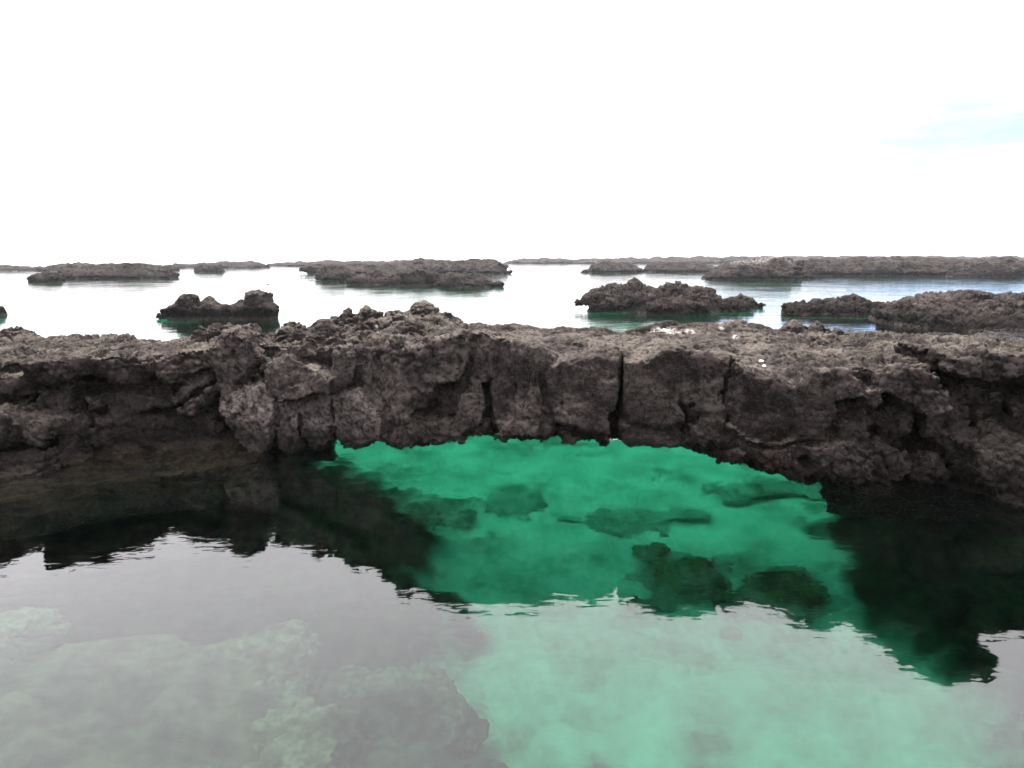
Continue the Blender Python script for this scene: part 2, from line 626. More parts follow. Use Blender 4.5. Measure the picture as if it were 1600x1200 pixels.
M_algae = algae_rock_material('algae_covered_rock', (0.045, 0.047, 0.027), (0.10, 0.104, 0.062))
M_weed = algae_rock_material('weedy_rock', (0.12, 0.115, 0.06), (0.24, 0.22, 0.12))


def plain(name, c, rough=0.7):
    t = NT(name)
    pos = t.node('ShaderNodeNewGeometry').outputs['Position']
    k = t.mix(t.rng(t.noise(pos, 40, 4, 0.6), 0.3, 0.7), rgb(*[x * 0.8 for x in c]), rgb(*c))
    b = t.node('ShaderNodeBsdfPrincipled', {'Base Color': k, 'Roughness': rough})
    t.node('ShaderNodeOutputMaterial', {'Surface': b.outputs[0]})
    return t.m


# ================================================================== the sea and its bed
def box_obj(name, lo, hi, mat):
    v = [(x, y, z) for x in (lo[0], hi[0]) for y in (lo[1], hi[1]) for z in (lo[2], hi[2])]
    f = [(0, 1, 3, 2), (4, 6, 7, 5), (0, 4, 5, 1), (2, 3, 7, 6), (0, 2, 6, 4), (1, 5, 7, 3)]
    o = mesh_obj(name, v, f, mat)
    o.data.shade_flat()
    return o


sea = box_obj('sea_water', (-7000, -60, -9), (7000, 12000, 0.0), M_water)
tag(sea, 'calm clear green sea between the black lava rocks', 'water', kind='structure')

SAND_PX = [(470, 700), (560, 740), (650, 800), (690, 900), (700, 1000), (710, 1100), (700, 1260), (1560, 1260), (1530, 1150), (1400, 1040),
           (1330, 960), (1300, 900), (1262, 820), (1250, 760), (1230, 730)]
BED = 4.8
SAND = [tuple(under(x, y, BED)) for x, y in SAND_PX]
_pl, _pr = SAND[0], SAND[-1]
SAND = SAND + [(_pr[0] + 1.5, _pr[1] + 3), (9, 22), (60, 60), (60, 9000), (-60, 9000), (-60, 60), (-9, 22), (_pl[0] - 1.2, _pl[1] + 3)]


def build_bed():
    xs = np.concatenate([-np.geomspace(7000, 18, 24), np.arange(-16, 16.01, 0.11), np.geomspace(18, 7000, 24)])
    ys = np.concatenate([[-55, -20, -8], np.arange(-2, 24, 0.11), np.arange(24, 52, 0.3), np.geomspace(53, 11900, 34)])
    X, Y = np.meshgrid(xs, ys, indexing='ij')
    p = np.stack([X.ravel(), Y.ravel(), np.zeros(X.size)], 1).astype(np.float32)
    sd = poly_sd(p[:, 0], p[:, 1], SAND)
    for x, y, rx, ry in ((348, 500, 5.0, 4.5), (1035, 488, 6.0, 4.5), (1300, 494, 4.5, 3.0), (1560, 515, 8.0, 6.0)):      # dark rock round the foot of the islets
        c = at_z(x, y)
        sd = np.maximum(sd, (1 - np.hypot((p[:, 0] - c[0]) / rx, (p[:, 1] - c[1] - 1.0) / ry)) * 3.0)
    sd = sd + 0.6 * fbm(p * 0.7, 4, 3.0) + 0.7 * perlin(p * 0.33, 23.0)
    rocky = sst(-1.0, 1.0, sd + 0.6 * fbm(p * 1.6, 4, 43.0))
    near = sst(40, 20, np.abs(p[:, 0])) * sst(60, 26, p[:, 1])
    rocky = rocky * near
    z = -BED - 2.8 * sst(50, 90, p[:, 1]) + 0.10 * fbm(p * 0.5, 3, 9.0)
    f1, f2, _ = worley(p * 0.9, 5.0)
    g1, g2, _ = worley(p * 2.6, 11.0)
    lump = (0.75 - f1) * 0.7 + (0.7 - g1) * 0.25 + 0.18 * fbm(p * 3.0, 3, 21.0)
    foot = sst(0.0, 0.9, p[:, 1] - arch_front(p[:, 0])) * sst(0.3, 2.2, sd)          # the bank stands on a steep foot; before it the pool is deep
    shelf = sst(9.0, 6.0, p[:, 1])
    rise = sst(-0.2, 2.4, sd) * 2.9 * np.maximum(np.maximum(foot, shelf), 0.05)
    z = z + rocky * (lump + rise)
    left = sst(0.5, -1.5, p[:, 0])
    z = z + rocky * left * 0.35
    z = np.minimum(z, -0.9)
    nx, ny = X.shape
    i = np.arange(nx * ny).reshape(nx, ny)
    F = np.stack([i[:-1, :-1], i[1:, :-1], i[1:, 1:], i[:-1, 1:]], -1).reshape(-1, 4)
    V = np.stack([p[:, 0], p[:, 1], z], 1)
    o = mesh_obj('seabed', V, F, M_bed, attrs={'rocky': rocky})
    tag(o, 'pale sandy seabed with dark rocky margins under green water', 'seabed', kind='structure')



# ================================================================== the lava arch
FRIM = [(-300, 575), (0, 562), (60, 562), (160, 556), (252, 558), (340, 538), (395, 545), (425, 566), (500, 558), (560, 545), (602, 538), (640, 535),
        (690, 528), (720, 516), (770, 529), (838, 540), (868, 562), (972, 566), (1010, 563), (1060, 550), (1140, 560), (1190, 583), (1230, 583),
        (1270, 572), (1330, 578), (1400, 566), (1450, 562), (1510, 570), (1570, 558), (1640, 560), (1900, 565)]
YF = [(-300, 10.6), (0, 10.7), (100, 10.95), (290, 11.75), (400, 11.6), (540, 10.9), (640, 10.2), (760, 9.95), (900, 9.6), (1060, 9.45), (1180, 9.2), (1290, 8.95),
      (1400, 8.75), (1470, 8.5), (1540, 8.55), (1600, 8.7), (1700, 8.7), (1900, 8.5)]
YF0 = [(-300, 8.5), (60, 9.2), (250, 9.7), (400, 10.1), (520, 10.0), (700, 9.9), (860, 9.8), (1100, 9.7), (1300, 9.4), (1500, 8.9), (1600, 8.6), (1900, 8.2)]
BRIM = [(-300, 522), (0, 527), (130, 524), (265, 534), (300, 524), (340, 514), (390, 524), (430, 530), (470, 514), (520, 508), (560, 500), (610, 499),
        (660, 494), (700, 498), (750, 511), (800, 511), (850, 514), (900, 510), (960, 519), (1010, 508), (1060, 503), (1110, 507), (1150, 502), (1200, 514),
        (1300, 518), (1380, 518), (1420, 527), (1460, 523), (1500, 536), (1560, 532), (1640, 528), (1900, 530)]
YB = [(-300, 12.7), (0, 12.9), (300, 13.7), (450, 13.5), (600, 12.9), (900, 12.5), (1300, 12.0), (1600, 11.7), (1900, 11.4)]


def yf_px(x):
    return float(np.interp(x, *zip(*YF)))


_fr = np.array([np.append(at_y(x, y, yf_px(x)), 0)[:3] for x, y in FRIM])
_br = np.array([at_y(x, y, np.interp(x, *zip(*YB))) for x, y in BRIM])


def arch_front(X):
    return np.interp(X, _fr[:, 0], _fr[:, 1])


def arch_body(P):
    X, Y, Z = P[:, 0], P[:, 1], P[:, 2]
    yf = arch_front(X)
    yb = np.interp(X, _br[:, 0], _br[:, 1]) + 0.25
    zf, zb = np.interp(X, _fr[:, 0], _fr[:, 2]), np.interp(X, _br[:, 0], _br[:, 2])
    t = np.clip((Y - yf) / (yb - yf), 0, 1)
    zt = zf + (zb - zf) * (t ** 0.8) + 0.06 * np.sin(np.pi * t) - 0.04 * sst(1.0, 3.0, X) * t
    lean = 0.10 * np.clip(zf - Z, 0, 3)                      # the wall leans back a little towards the water
    ab = sst(-3.2, -4.4, X) + sst(3.9, 5.0, X)
    rec = 0.10 + 0.60 * sst(-4.0, -4.9, X) + 0.20 * sst(-2.2, -3.0, X) * sst(-4.9, -4.0, X) + 1.0 * sst(3.9, 4.9, X)
    rec = 0.12 + rec * sst(-0.22, -0.5, Z - zf) * (1 - 1.15 * sst(0.9, 0.1, Z) * sst(-3.6, -4.6, X))     # hollow under the crest, talus at the left foot
    d = smax(yf + rec + lean * (1 - ab) - 0.22 * ab * np.clip(0.3 - Z, 0, 2) - Y, Z - zt, 0.08)
    d = smax(d, Y - yb - 0.3 * np.clip(zb - Z, 0, 2), 0.3)
    return d * 0.85


TUN = [(396, 732), (440, 711), (480, 706), (520, 702), (600, 693), (700, 684), (760, 690), (800, 694), (870, 690), (940, 697), (1000, 690), (1060, 700), (1110, 718),
       (1170, 724), (1250, 742), (1300, 752), (1345, 762), (1400, 760), (1460, 764), (1530, 768)]
_tn = np.array([at_y(x, y, yf_px(x)) for x, y in TUN])
TUN_W = [(a, c) for a, b, c in _tn] + [(_tn[-1][0] + 0.2, -3.0), (_tn[0][0] - 0.1, -3.0)]


def arch_tunnel(P):
    X, Y, Z = P[:, 0], P[:, 1], P[:, 2]
    dp = np.clip(Y - arch_front(X), 0, 4)
    sd = poly_sd(X, Z + (0.02 + 0.15 * sst(-3.0, -1.0, X)) * np.clip(dp - 0.25, 0, 2.3), TUN_W)
    # the walls of the opening close in behind the front edge
    nar = np.where(X < 0, -2.75 - 0.25 * dp - X, X - 4.05 - 0.32 * dp)
    return np.maximum(sd, np.minimum(nar, 1.2 - dp * 0 + 9) * sst(0.5, 1.1, dp) - 9 * (1 - sst(0.5, 1.1, dp)))


arch = Field()
arch.add(arch_body, (-15, 7, -4), (13, 16, 4), 0)
arch.add(arch_tunnel, (-5, 7, -4), (7, 16, 1.2), 0, 'c', 0.10)
# the brown ledge just under the water along the left abutment
LEDGE = [tuple(at_z(x, y)[:2]) for x, y in ((-560, 800), (-300, 795), (0, 772), (60, 768), (130, 752), (240, 738), (390, 725), (402, 716), (380, 690), (200, 680), (-300, 690), (-560, 690))]


def ledge(P):
    return smax(poly_sd(P[:, 0], P[:, 1], LEDGE) + 0.25 * np.clip(P[:, 2] + 0.3, -2, 1), P[:, 2] + 0.07 + 0.10 * (11.2 - P[:, 1]), 0.12)


arch.add(ledge, (-13, 8, -3), (-3, 12.5, 0.2), 0, 'u', 0.15)

# front blocks: outline in the photograph, how far each stands proud (m), tilt back upwards, tilt along x
BLOCKS = [
    ([(866, 566), (905, 562), (945, 564), (974, 566), (971, 600), (966, 640), (960, 676), (920, 676), (905, 662), (868, 655), (862, 620)], .17, .05, .05),
    ([(981, 566), (1015, 562), (1050, 550), (1070, 549), (1110, 552), (1141, 562), (1134, 590), (1133, 625), (1131, 654), (1110, 654), (1092, 640), (1074, 657), (1040, 672), (1012, 662), (987, 657), (979, 620)], .17, .02, -.03),
    ([(1144, 565), (1165, 577), (1192, 592), (1216, 584), (1240, 600), (1238, 640), (1240, 684), (1192, 694), (1150, 664), (1138, 640)], .12, .05, -.06),
    ([(977, 662), (1000, 657), (1020, 668), (1060, 672), (1070, 690), (1060, 699), (990, 693), (976, 688)], .10, -.2, 0),
    ([(1082, 668), (1095, 655), (1130, 657), (1128, 684), (1104, 694), (1080, 692)], .14, -.2, 0),
    ([(1120, 690), (1140, 668), (1190, 690), (1200, 715), (1170, 728), (1130, 722)], .10, -.2, 0),
    ([(772, 530), (800, 532), (838, 541), (841, 600), (841, 640), (838, 676), (782, 672), (766, 640), (771, 600)], .20, .03, .04),
    ([(844, 543), (868, 556), (866, 655), (862, 680), (843, 676)], .12, .03, .10),
    ([(735, 520), (752, 520), (770, 528), (767, 585), (758, 600), (742, 590), (733, 560)], .10, .03, -.4),
    ([(640, 548), (668, 536), (700, 530), (720, 517), (729, 530), (728, 560), (712, 590), (680, 600), (662, 632), (645, 642), (636, 600)], .26, .06, .12),
    ([(664, 634), (684, 602), (714, 592), (730, 566), (738, 590), (732, 610), (716, 640), (690, 650)], .02, .10, -.35),
    ([(718, 622), (735, 600), (748, 605), (752, 640), (742, 660), (722, 668), (712, 648)], .20, .1, .1),
    ([(603, 547), (615, 530), (630, 530), (641, 547), (645, 600), (642, 652), (622, 660), (604, 650), (600, 600)], .22, .02, 0),
    ([(562, 545), (580, 543), (601, 545), (600, 600), (597, 652), (570, 657), (548, 650), (552, 600), (558, 570)], .12, .02, -.15),
    ([(603, 655), (625, 650), (645, 658), (650, 690), (620, 700), (600, 695)], .22, -.1, 0),
    ([(652, 652), (690, 655), (718, 672), (716, 690), (690, 690), (655, 694)], .12, -.15, 0),
    ([(526, 616), (560, 612), (596, 660), (592, 690), (560, 698), (532, 704), (523, 660)], .20, -.05, .05),
    ([(475, 620), (505, 610), (522, 614), (523, 650), (518, 690), (490, 698), (472, 665)], .22, -.05, .08),
    ([(437, 628), (470, 625), (471, 660), (468, 696), (441, 704), (433, 660)], .22, -.05, 0),
    ([(420, 572), (432, 567), (455, 556), (475, 570), (500, 575), (521, 590), (523, 610), (500, 606), (480, 617), (440, 624), (425, 602)], .38, .10, 0),
    ([(524, 548), (545, 540), (556, 570), (550, 600), (525, 608), (520, 580)], .24, .2, -.2),
    ([(342, 622), (370, 602), (410, 594), (428, 606), (435, 640), (432, 690), (404, 712), (376, 690), (352, 655)], .34, -.03, -.05),
    ([(346, 520), (372, 512), (390, 526), (395, 560), (386, 598), (366, 616), (343, 608), (337, 570)], .30, .08, .05),
    ([(254, 562), (270, 548), (290, 540), (338, 534), (341, 570), (318, 576), (300, 594), (256, 592)], .34, .05, .1),
    ([(276, 628), (292, 596), (320, 578), (338, 576), (340, 592), (330, 624), (310, 650), (284, 648)], .20, .2, 0),
    ([(240, 604), (272, 600), (276, 622), (268, 642), (244, 640)], .16, 0, 0),
    ([(162, 556), (205, 548), (251, 562), (251, 578), (236, 600), (200, 592), (165, 584)], .48, -.25, .05),
    ([(60, 562), (110, 555), (160, 548), (163, 578), (120, 590), (72, 602), (62, 582)], .52, -.15, 0),
    ([(10, 580), (46, 580), (50, 590), (42, 612), (25, 620), (8, 608)], .28, .05, 0),
    ([(-80, 560), (-20, 556), (6, 570), (4, 610), (-40, 620), (-90, 600)], .30, .05, 0),
    ([(48, 596), (66, 588), (66, 604), (54, 618), (44, 614)], .22, .1, 0),
    ([(70, 606), (110, 610), (120, 636), (80, 646), (56, 634)], .22, .1, 0),
    ([(136, 620), (160, 618), (162, 638), (140, 642)], .20, .1, 0),
    ([(160, 612), (230, 606), (238, 640), (200, 660), (165, 652)], .08, .1, 0),
    ([(-20, 630), (40, 626), (66, 650), (50, 680), (0, 690), (-30, 670)], .60, .3, 0),
    ([(66, 640), (130, 644), (136, 668), (90, 682), (60, 674)], .50, .3, 0),
    ([(150, 660), (205, 656), (216, 684), (190, 700), (156, 694)], .22, .2, 0),
    ([(222, 656), (290, 654), (310, 680), (280, 702), (228, 700)], .18, .2, 0),
    ([(56, 690), (130, 690), (150, 708), (120, 724), (62, 730)], .95, .4, 0),
    ([(-30, 695), (50, 690), (60, 730), (30, 775), (-30, 775)], 1.55, .25, 0),
    ([(1242, 600), (1270, 571), (1288, 590), (1300, 640), (1282, 688), (1246, 690), (1240, 640)], .26, .05, -.1),
    ([(1286, 580), (1318, 573), (1341, 588), (1336, 612), (1302, 622), (1288, 606)], .36, .3, 0),
    ([(1333, 604), (1346, 598), (1362, 604), (1362, 622), (1340, 628)], .44, .1, 0),
    ([(1360, 572), (1400, 561), (1440, 576), (1472, 600), (1466, 634), (1422, 642), (1396, 616), (1364, 602)], .42, .25, 0),
    ([(1445, 545), (1500, 536), (1560, 545), (1578, 560), (1562, 580), (1512, 586), (1458, 570)], .55, -.1, 0),
    ([(1505, 600), (1560, 590), (1660, 600), (1660, 820), (1590, 800), (1540, 760), (1502, 690)], -.55, .02, .1),
    ([(1528, 706), (1600, 690), (1700, 700), (1700, 840), (1610, 808), (1560, 786), (1536, 760)], .25, .12, 0),
    ([(1300, 630), (1340, 632), (1372, 640), (1390, 670), (1360, 690), (1310, 690)], .05, .15, 0),
    ([(1395, 645), (1450, 645), (1492, 660), (1490, 700), (1440, 705), (1400, 690)], -.5, .1, 0),
    ([(1250, 700), (1330, 692), (1366, 716), (1362, 758), (1332, 766), (1286, 748)], .26, -.1, 0),
    ([(1180, 698), (1238, 690), (1246, 730), (1268, 742), (1240, 748), (1190, 733)], .20, -.15, 0),
    ([(1374, 698), (1430, 708), (1432, 748), (1400, 762), (1372, 756)], .0, -.1, 0),
    ([(1436, 738), (1500, 734), (1522, 748), (1510, 766), (1446, 766)], -.1, 0, 0),
]
lab_names = {0: 'rock_core'}
lab = 1


def add_block(poly, off, tz, tx):
    global lab
    xc = sum(p[0] for p in poly) / len(poly)
    W = [at_y(x, y, yf_px(x)) for x, y in poly]
    pw = [(w[0], w[2]) for w in W]
    cX, cZ = np.mean([p[0] for p in pw]), np.mean([p[1] for p in pw])
    yl = arch_front(cX)
    mid = 430 < xc < 1240
    grow, puff = (0.045, 0.03) if 430 < xc < 600 else (0.03, 0.035) if mid else (0.015, 0.05)
    rb = np.random.RandomState(int(abs(xc) * 7 + lab))
    rtz, rtx = tz + rb.uniform(-.14, .14), tx + rb.uniform(-.2, .2)      # every face is broken at its own angle

    def fn(P, pw=pw):
        X, Y, Z = P[:, 0], P[:, 1], P[:, 2]
        sd = poly_sd(X, Z, pw) - grow
        front = arch_front(X) + 0.16 - off * 1.2 + rtz * (Z - cZ) + rtx * (X - cX)
        # edges fall away gently: the face bulges towards its middle
        front = front + puff * np.exp(np.minimum(sd, 0) / 0.05)
        return smax(smax(sd, front - Y, 0.045), Y - yl - 0.9, 0.1) * 0.9
    xs, zs = [p[0] for p in pw], [p[1] for p in pw]
    arch.add(fn, (min(xs) - .1, yl - 1.3 - max(off - .4, 0), min(zs) - .1), (max(xs) + .1, yl + 1.2, max(zs) + .1), lab, 'u', 0.05)
    lab_names[lab] = 'rock_block'
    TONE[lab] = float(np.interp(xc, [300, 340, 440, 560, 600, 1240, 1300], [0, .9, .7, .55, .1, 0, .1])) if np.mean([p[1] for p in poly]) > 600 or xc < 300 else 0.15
    lab += 1


for b in BLOCKS:
    add_block(*b)

# boulders lying on and fused to the crest: photo pixel, distance, radius, stretch
CREST = [
    (30, 525, 11.4, .26, (1.3, 1, .7)), (8, 532, 11.3, .2, (1.5, 1, .6)), (150, 528, 11.8, .3, (2.4, 1, .35)), (345, 517, 10.9, .32, (1, 1, .8)), (320, 520, 11.0, .22, (1, 1, .8)),
    (372, 520, 10.8, .24, (1.2, 1, .8)), (398, 536, 10.7, .22, (1.3, 1, .7)), (432, 534, 10.9, .2, (1, 1, 1)), (450, 524, 11.0, .17, (1, 1, 1)),
    (462, 515, 11.3, .2, (1.2, 1, 1)), (482, 523, 10.9, .24, (1.4, 1, .8)), (505, 515, 11.2, .28, (1.1, 1, 1)), (520, 510, 11.6, .2, (1, 1, 1.1)),
    (541, 497, 11.8, .24, (.8, 1, 1.3)), (568, 499, 11.8, .3, (1.1, 1, .8)), (550, 512, 11.3, .3, (1.2, 1, .8)), (585, 510, 11.5, .26, (1.5, 1, .6)),
    (610, 499, 12.0, .18, (1, 1, .8)), (628, 499, 12.0, .18, (1.3, 1, .8)), (664, 489, 12.2, .26, (1.15, 1, .75)), (690, 500, 12.0, .24, (1.2, 1, .8)),
    (706, 500, 12.1, .2, (1.2, 1, .8)), (650, 505, 11.6, .34, (1.6, 1, .6)), (640, 520, 11.0, .34, (1.4, 1, .7)), (680, 520, 10.9, .26, (1.5, 1, .6)),
    (565, 532, 10.6, .28, (1.5, 1, .6)), (530, 533, 10.6, .26, (1.2, 1, .8)), (478, 545, 10.4, .26, (1.4, 1, .7)), (510, 550, 10.3, .22, (1.3, 1, .7)),
    (610, 530, 10.6, .24, (1.3, 1, .8)), (545, 545, 10.3, .18, (1, 1, 1)), (440, 553, 10.4, .2, (1.2, 1, .8)),
    (814, 511, 12.1, .14, (1, 1, .8)), (902, 530, 11.0, .14, (1.2, 1, .7)), (900, 517, 12.0, .42, (2.0, 1, .35)), (1060, 508, 12.0, .42, (1.8, 1, .4)),
    (1148, 507, 12.0, .36, (1.7, 1, .4)), (970, 522, 11.9, .3, (1.4, 1, .5)), (945, 548, 10.4, .34, (1.8, 1, .35)), (870, 548, 10.5, .3, (2, 1, .3)),
    (1225, 508, 12.0, .2, (1.1, 1, 1)), (1238, 506, 12.1, .16, (1, 1, 1)), (1255, 512, 12.0, .18, (1.2, 1, .9)), (1285, 513, 11.9, .22, (1.2, 1, .8)), (1272, 528, 11.2, .24, (1.3, 1, .7)),
    (1330, 520, 11.7, .4, (1.5, 1, .5)), (1362, 527, 11.5, .36, (1.3, 1, .55)), (1310, 536, 10.9, .32, (1.6, 1, .5)), (1395, 545, 10.7, .36, (1.6, 1, .5)),
    (1440, 530, 11.4, .28, (1.4, 1, .6)), (1475, 530, 11.4, .24, (1.3, 1, .6)), (1520, 540, 10.9, .46, (1.7, 1, .4)), (1580, 536, 10.9, .34, (1.4, 1, .5)),
    (1430, 560, 10.1, .34, (1.6, 1, .5)), (1350, 556, 10.2, .36, (1.5, 1, .5)), (1590, 565, 9.6, .34, (1.4, 1, .6)), (1260, 552, 10.3, .3, (1.8, 1, .4)),
    (-60, 535, 11, .3, (1.5, 1, .7)), (1680, 540, 10.6, .4, (1.5, 1, .6)),
]
for k, (x, y, Y, r, st) in enumerate(CREST):
    Y = min(Y - float(np.interp(x, *zip(*YF0))) + yf_px(x), float(np.interp(x, *zip(*YB))) - 0.15)
    c = at_y(x, y, Y)
    c[2] -= r * st[2] * (0.15 if x < 760 else 0.7)
    fn, lo, hi = rock_fn(c, r, 100 + k, 10, st)
    arch.add(fn, lo, hi, lab, 'u', 0.06)
    lab_names[lab] = 'boulder'
    lab += 1

# rubble cemented to the two abutments (too small and many to tell apart one by one)
rs = np.random.RandomState(3)
RUB = []
for _ in range(150):
    RUB.append((rs.uniform(-120, 345), rs.uniform(600, 740), rs.uniform(.06, .17)))
for _ in range(110):
    RUB.append((rs.uniform(1250, 1700), rs.uniform(585, 770), rs.uniform(.06, .17)))
for _ in range(60):
    RUB.append((rs.uniform(400, 560), rs.uniform(530, 600), rs.uniform(.05, .12)))
for _ in range(90):
    RUB.append((rs.uniform(430, 1300), None, rs.uniform(.05, .12)))
LIP = dict(TUN)
for k, (x, y, r) in enumerate(RUB):
    if y is None:
        y = np.interp(x, *zip(*TUN)) - rs.uniform(5, 30)
    Y = yf_px(x) + 0.24 + (0.85 if x > 1380 else 0.25 * max(0.0, (x - 1260) / 120)) + (0.5 if x < 300 and y < 650 else 0.0) - rs.uniform(.0, .22) + 0.06 - (0.6 * max(0.0, (y - 650) / 90.0) if x < 360 else 0.0)
    c = at_y(x, y, Y)
    fn, lo, hi = rock_fn(c, r, 500 + k, 9, (rs.uniform(.9, 1.5), 1, rs.uniform(.7, 1.1)))
    arch.add(fn, lo, hi, 0, 'u', 0.05)


# cracks and holes
def crack(pts, w0, w1, depth):
    W = [at_y(x, y, yf_px(x)) for x, y in pts]
    n = len(W)

    def fn(P):
        X, Y, Z = P[:, 0], P[:, 1], P[:, 2]
        d = np.full(len(P), 9.0, np.float32)
        for k in range(n - 1):
            a, b = W[k], W[k + 1]
            ex, ez = b[0] - a[0], b[2] - a[2]
            t = np.clip(((X - a[0]) * ex + (Z - a[2]) * ez) / (ex * ex + ez * ez), 0, 1)
            u = (k + t) / (n - 1)
            d = np.minimum(d, np.hypot(X - a[0] - ex * t, Z - a[2] - ez * t) - (w0 + (w1 - w0) * u))
        return np.maximum(d, Y - arch_front(X) - depth * (0.8))
    xs, zs = [w[0] for w in W], [w[2] for w in W]
    yl = arch_front(np.mean(xs))
    arch.add(fn, (min(xs) - .2, yl - 1, min(zs) - .2), (max(xs) + .2, yl + depth + .3, max(zs) + .2), 0, 'c', 0.03)


crack([(978, 545), (976, 566), (976, 600), (970, 640), (965, 672), (966, 700)], .012, .055, .9)
crack([(962, 650), (962, 676), (968, 690)], .045, .06, .8)
crack([(1146, 556), (1140, 575), (1133, 590), (1134, 612), (1131, 630)], .022, .012, .4)
crack([(1131, 612), (1120, 618)], .015, .01, .3)
crack([(1066, 630), (1074, 642), (1086, 632)], .03, .03, .4)
crack([(1078, 640), (1076, 660), (1070, 690)], .045, .02, .4)
crack([(768, 590), (763, 610), (762, 640), (765, 680)], .008, .018, .3)
crack([(438, 632), (436, 660), (433, 690)], .004, .010, .2)
crack([(472, 622), (473, 650), (470, 690)], .006, .010, .2)
crack([(523, 612), (523, 650), (521, 690)], .006, .010, .2)
crack([(66, 606), (120, 596), (165, 592), (236, 604), (300, 600)], .06, .03, .5)
crack([(1450, 590), (1500, 595), (1540, 592)], .05, .04, .4)
crack([(1360, 625), (1380, 660), (1370, 690)], .04, .05, .4)
crack([(1338, 640), (1300, 690), (1250, 696)], .02, .03, .3)
crack([(276, 640), (340, 596), (341, 578)], .03, .02, .3)
crack([(1170, 690), (1215, 698), (1250, 692)], .015, .02, .2)

VOX = 0.025


def arch_warp(C):
    a = np.stack([perlin(C * 2.2, 1.0), perlin(C * 2.2, 31.0), perlin(C * 2.2, 51.0)], 1) * 0.055
    b = np.stack([perlin(C * 0.8, 71.0), perlin(C * 0.8, 81.0), perlin(C * 0.8, 91.0)], 1) * 0.06
    return (a + b).astype(np.float32)


def lava_relief(V, N, s, rough, rope=0.0):
    """fine relief of the lava surface: clinker lumps, pits and ropy folds; s = length scale"""
    p = V / s
    q = p + 0.05 * np.stack([perlin(p * 5, 4.0), perlin(p * 5, 14.0), perlin(p * 5, 24.0)], 1)
    f1, f2, fr = worley(q * 3.6, 2.0)
    g1, g2, gr = worley(q * 8.5, 8.0)
    k1, k2, kr = worley(q * 17.0, 18.0)
    # broken clinker: each fragment stands at its own height, with open joints between
    half = 0.4 + 0.6 * rough
    d = rough * ((fr - 0.5) * 0.085 - 0.060 * np.exp(-((f2 - f1) / 0.09) ** 2) + (0.45 - f1) * 0.03)
    d = d + half * ((gr - 0.5) * 0.034 - (0.012 + 0.026 * rough) * np.exp(-((g2 - g1) / 0.11) ** 2))
    d = d + half * ((kr - 0.5) * 0.020 - 0.016 * np.exp(-((k2 - k1) / 0.13) ** 2))
    # vesicles
    n1 = fbm(p * 5.0, 3, 12.0)
    d = d + (0.012 + 0.016 * rough) * n1
    n2 = perlin(p * 13.0, 33.0)
    d = d - 0.030 * half * sst(0.22, 0.55, n2) + (0.006 + 0.004 * rough) * perlin(p * 21.0, 53.0)
    if rope:
        q = p.copy()
        q[:, 0] *= 0.45
        q = q + 0.35 * np.stack([perlin(p * 1.1, 6.0), perlin(p * 1.1, 26.0), perlin(p * 1.1, 46.0)], 1)
        r = np.abs(perlin(q * 3.4, 66.0))
        d = d - rope * 0.075 * np.exp(-(r / 0.10) ** 2) * np.clip(N[:, 2], 0, 1)
    return d * s


def build_arch():
    root = empty('lava_arch', (0, 10, 0))
    V, F, L = mesh_field(arch, (-12.4, 7.2, -1.6), (10.4, 14.2, 2.45), VOX, arch_warp, 4)
    print('arch nets', len(V), round(time.time() - T0, 1))
    V = relax(V, F, 1, 0.5)
    N = vnormals(V, F)
    px = V[:, 0]
    rough = 0.20 + 0.50 * sst(-2.9, -4.1, px) + 0.50 * sst(3.4, 4.6, px) + 0.55 * sst(0.0, -0.6, px) * sst(-3.4, -2.5, px) * sst(1.45, 1.65, V[:, 2])
    rough = rough + 0.5 * sst(0.7, 0.4, V[:, 2])
    patch = sst(-0.25, 0.45, perlin(V * 0.9, 15.0))
    rough = np.clip(rough * (0.6 + 0.8 * patch) + 0.12 * sst(0.4, 0.8, N[:, 2]), 0, 1.0)
    q = np.stack([V[:, 0] * 4.6 + 0.3 * perlin(V * 2.0, 9.0), np.zeros(len(V)), V[:, 2] * 0.7], 1)
    flute = np.exp(-(perlin(q, 29.0) / 0.11) ** 2) * sst(-1.1, -0.7, px) * sst(1.0, 0.5, px) * sst(-0.3, -0.7, N[:, 1]) * sst(0.7, 1.1, V[:, 2])     # upright flutes left of the great crack
    V = V + N * (lava_relief(V, N, 1.0, rough, 0.7) - 0.055 * flute)[:, None]
    # bird lime on the crest
    g = np.zeros(len(V))
    for x, y, r, e in ((1036, 513, .062, 2.6), (1052, 517, .05, 2), (1078, 515, .04, 2), (1128, 509, .03, 1.2), (1150, 527, .03, 1.5), (587, 507, .022, 1)):
        c = hit(V, x, y)
        dd = np.sqrt(((V[:, 0] - c[0]) / e) ** 2 + ((V[:, 1] - c[1]) / 1.6) ** 2 + (V[:, 2] - c[2]) ** 2) / r
        g = np.maximum(g, np.clip(1.6 - dd, 0, 1.3))
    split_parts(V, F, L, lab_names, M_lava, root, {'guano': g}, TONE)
    tag(root, 'low dark lava rock arch with cracked block face spanning the green pool', 'rock arch')
    return V


def hit(V, x, y):                      # nearest surface point seen at a photo pixel
    rx, rz = V[:, 0], V[:, 2] - CAMH
    f = V[:, 1] * math.cos(PITCH) - rz * math.sin(PITCH)
    u = V[:, 1] * math.sin(PITCH) + rz * math.cos(PITCH)
    dx, dy = 800 + FPX * rx / f - x, 600 - FPX * u / f - y
    e = dx * dx + dy * dy
    m = np.nonzero(e < max(9.0, e.min() * 1.5))[0]
    return V[m[np.argmin(f[m])]]


build_bed()
AV = build_arch()
print('arch', round(time.time() - T0, 1))


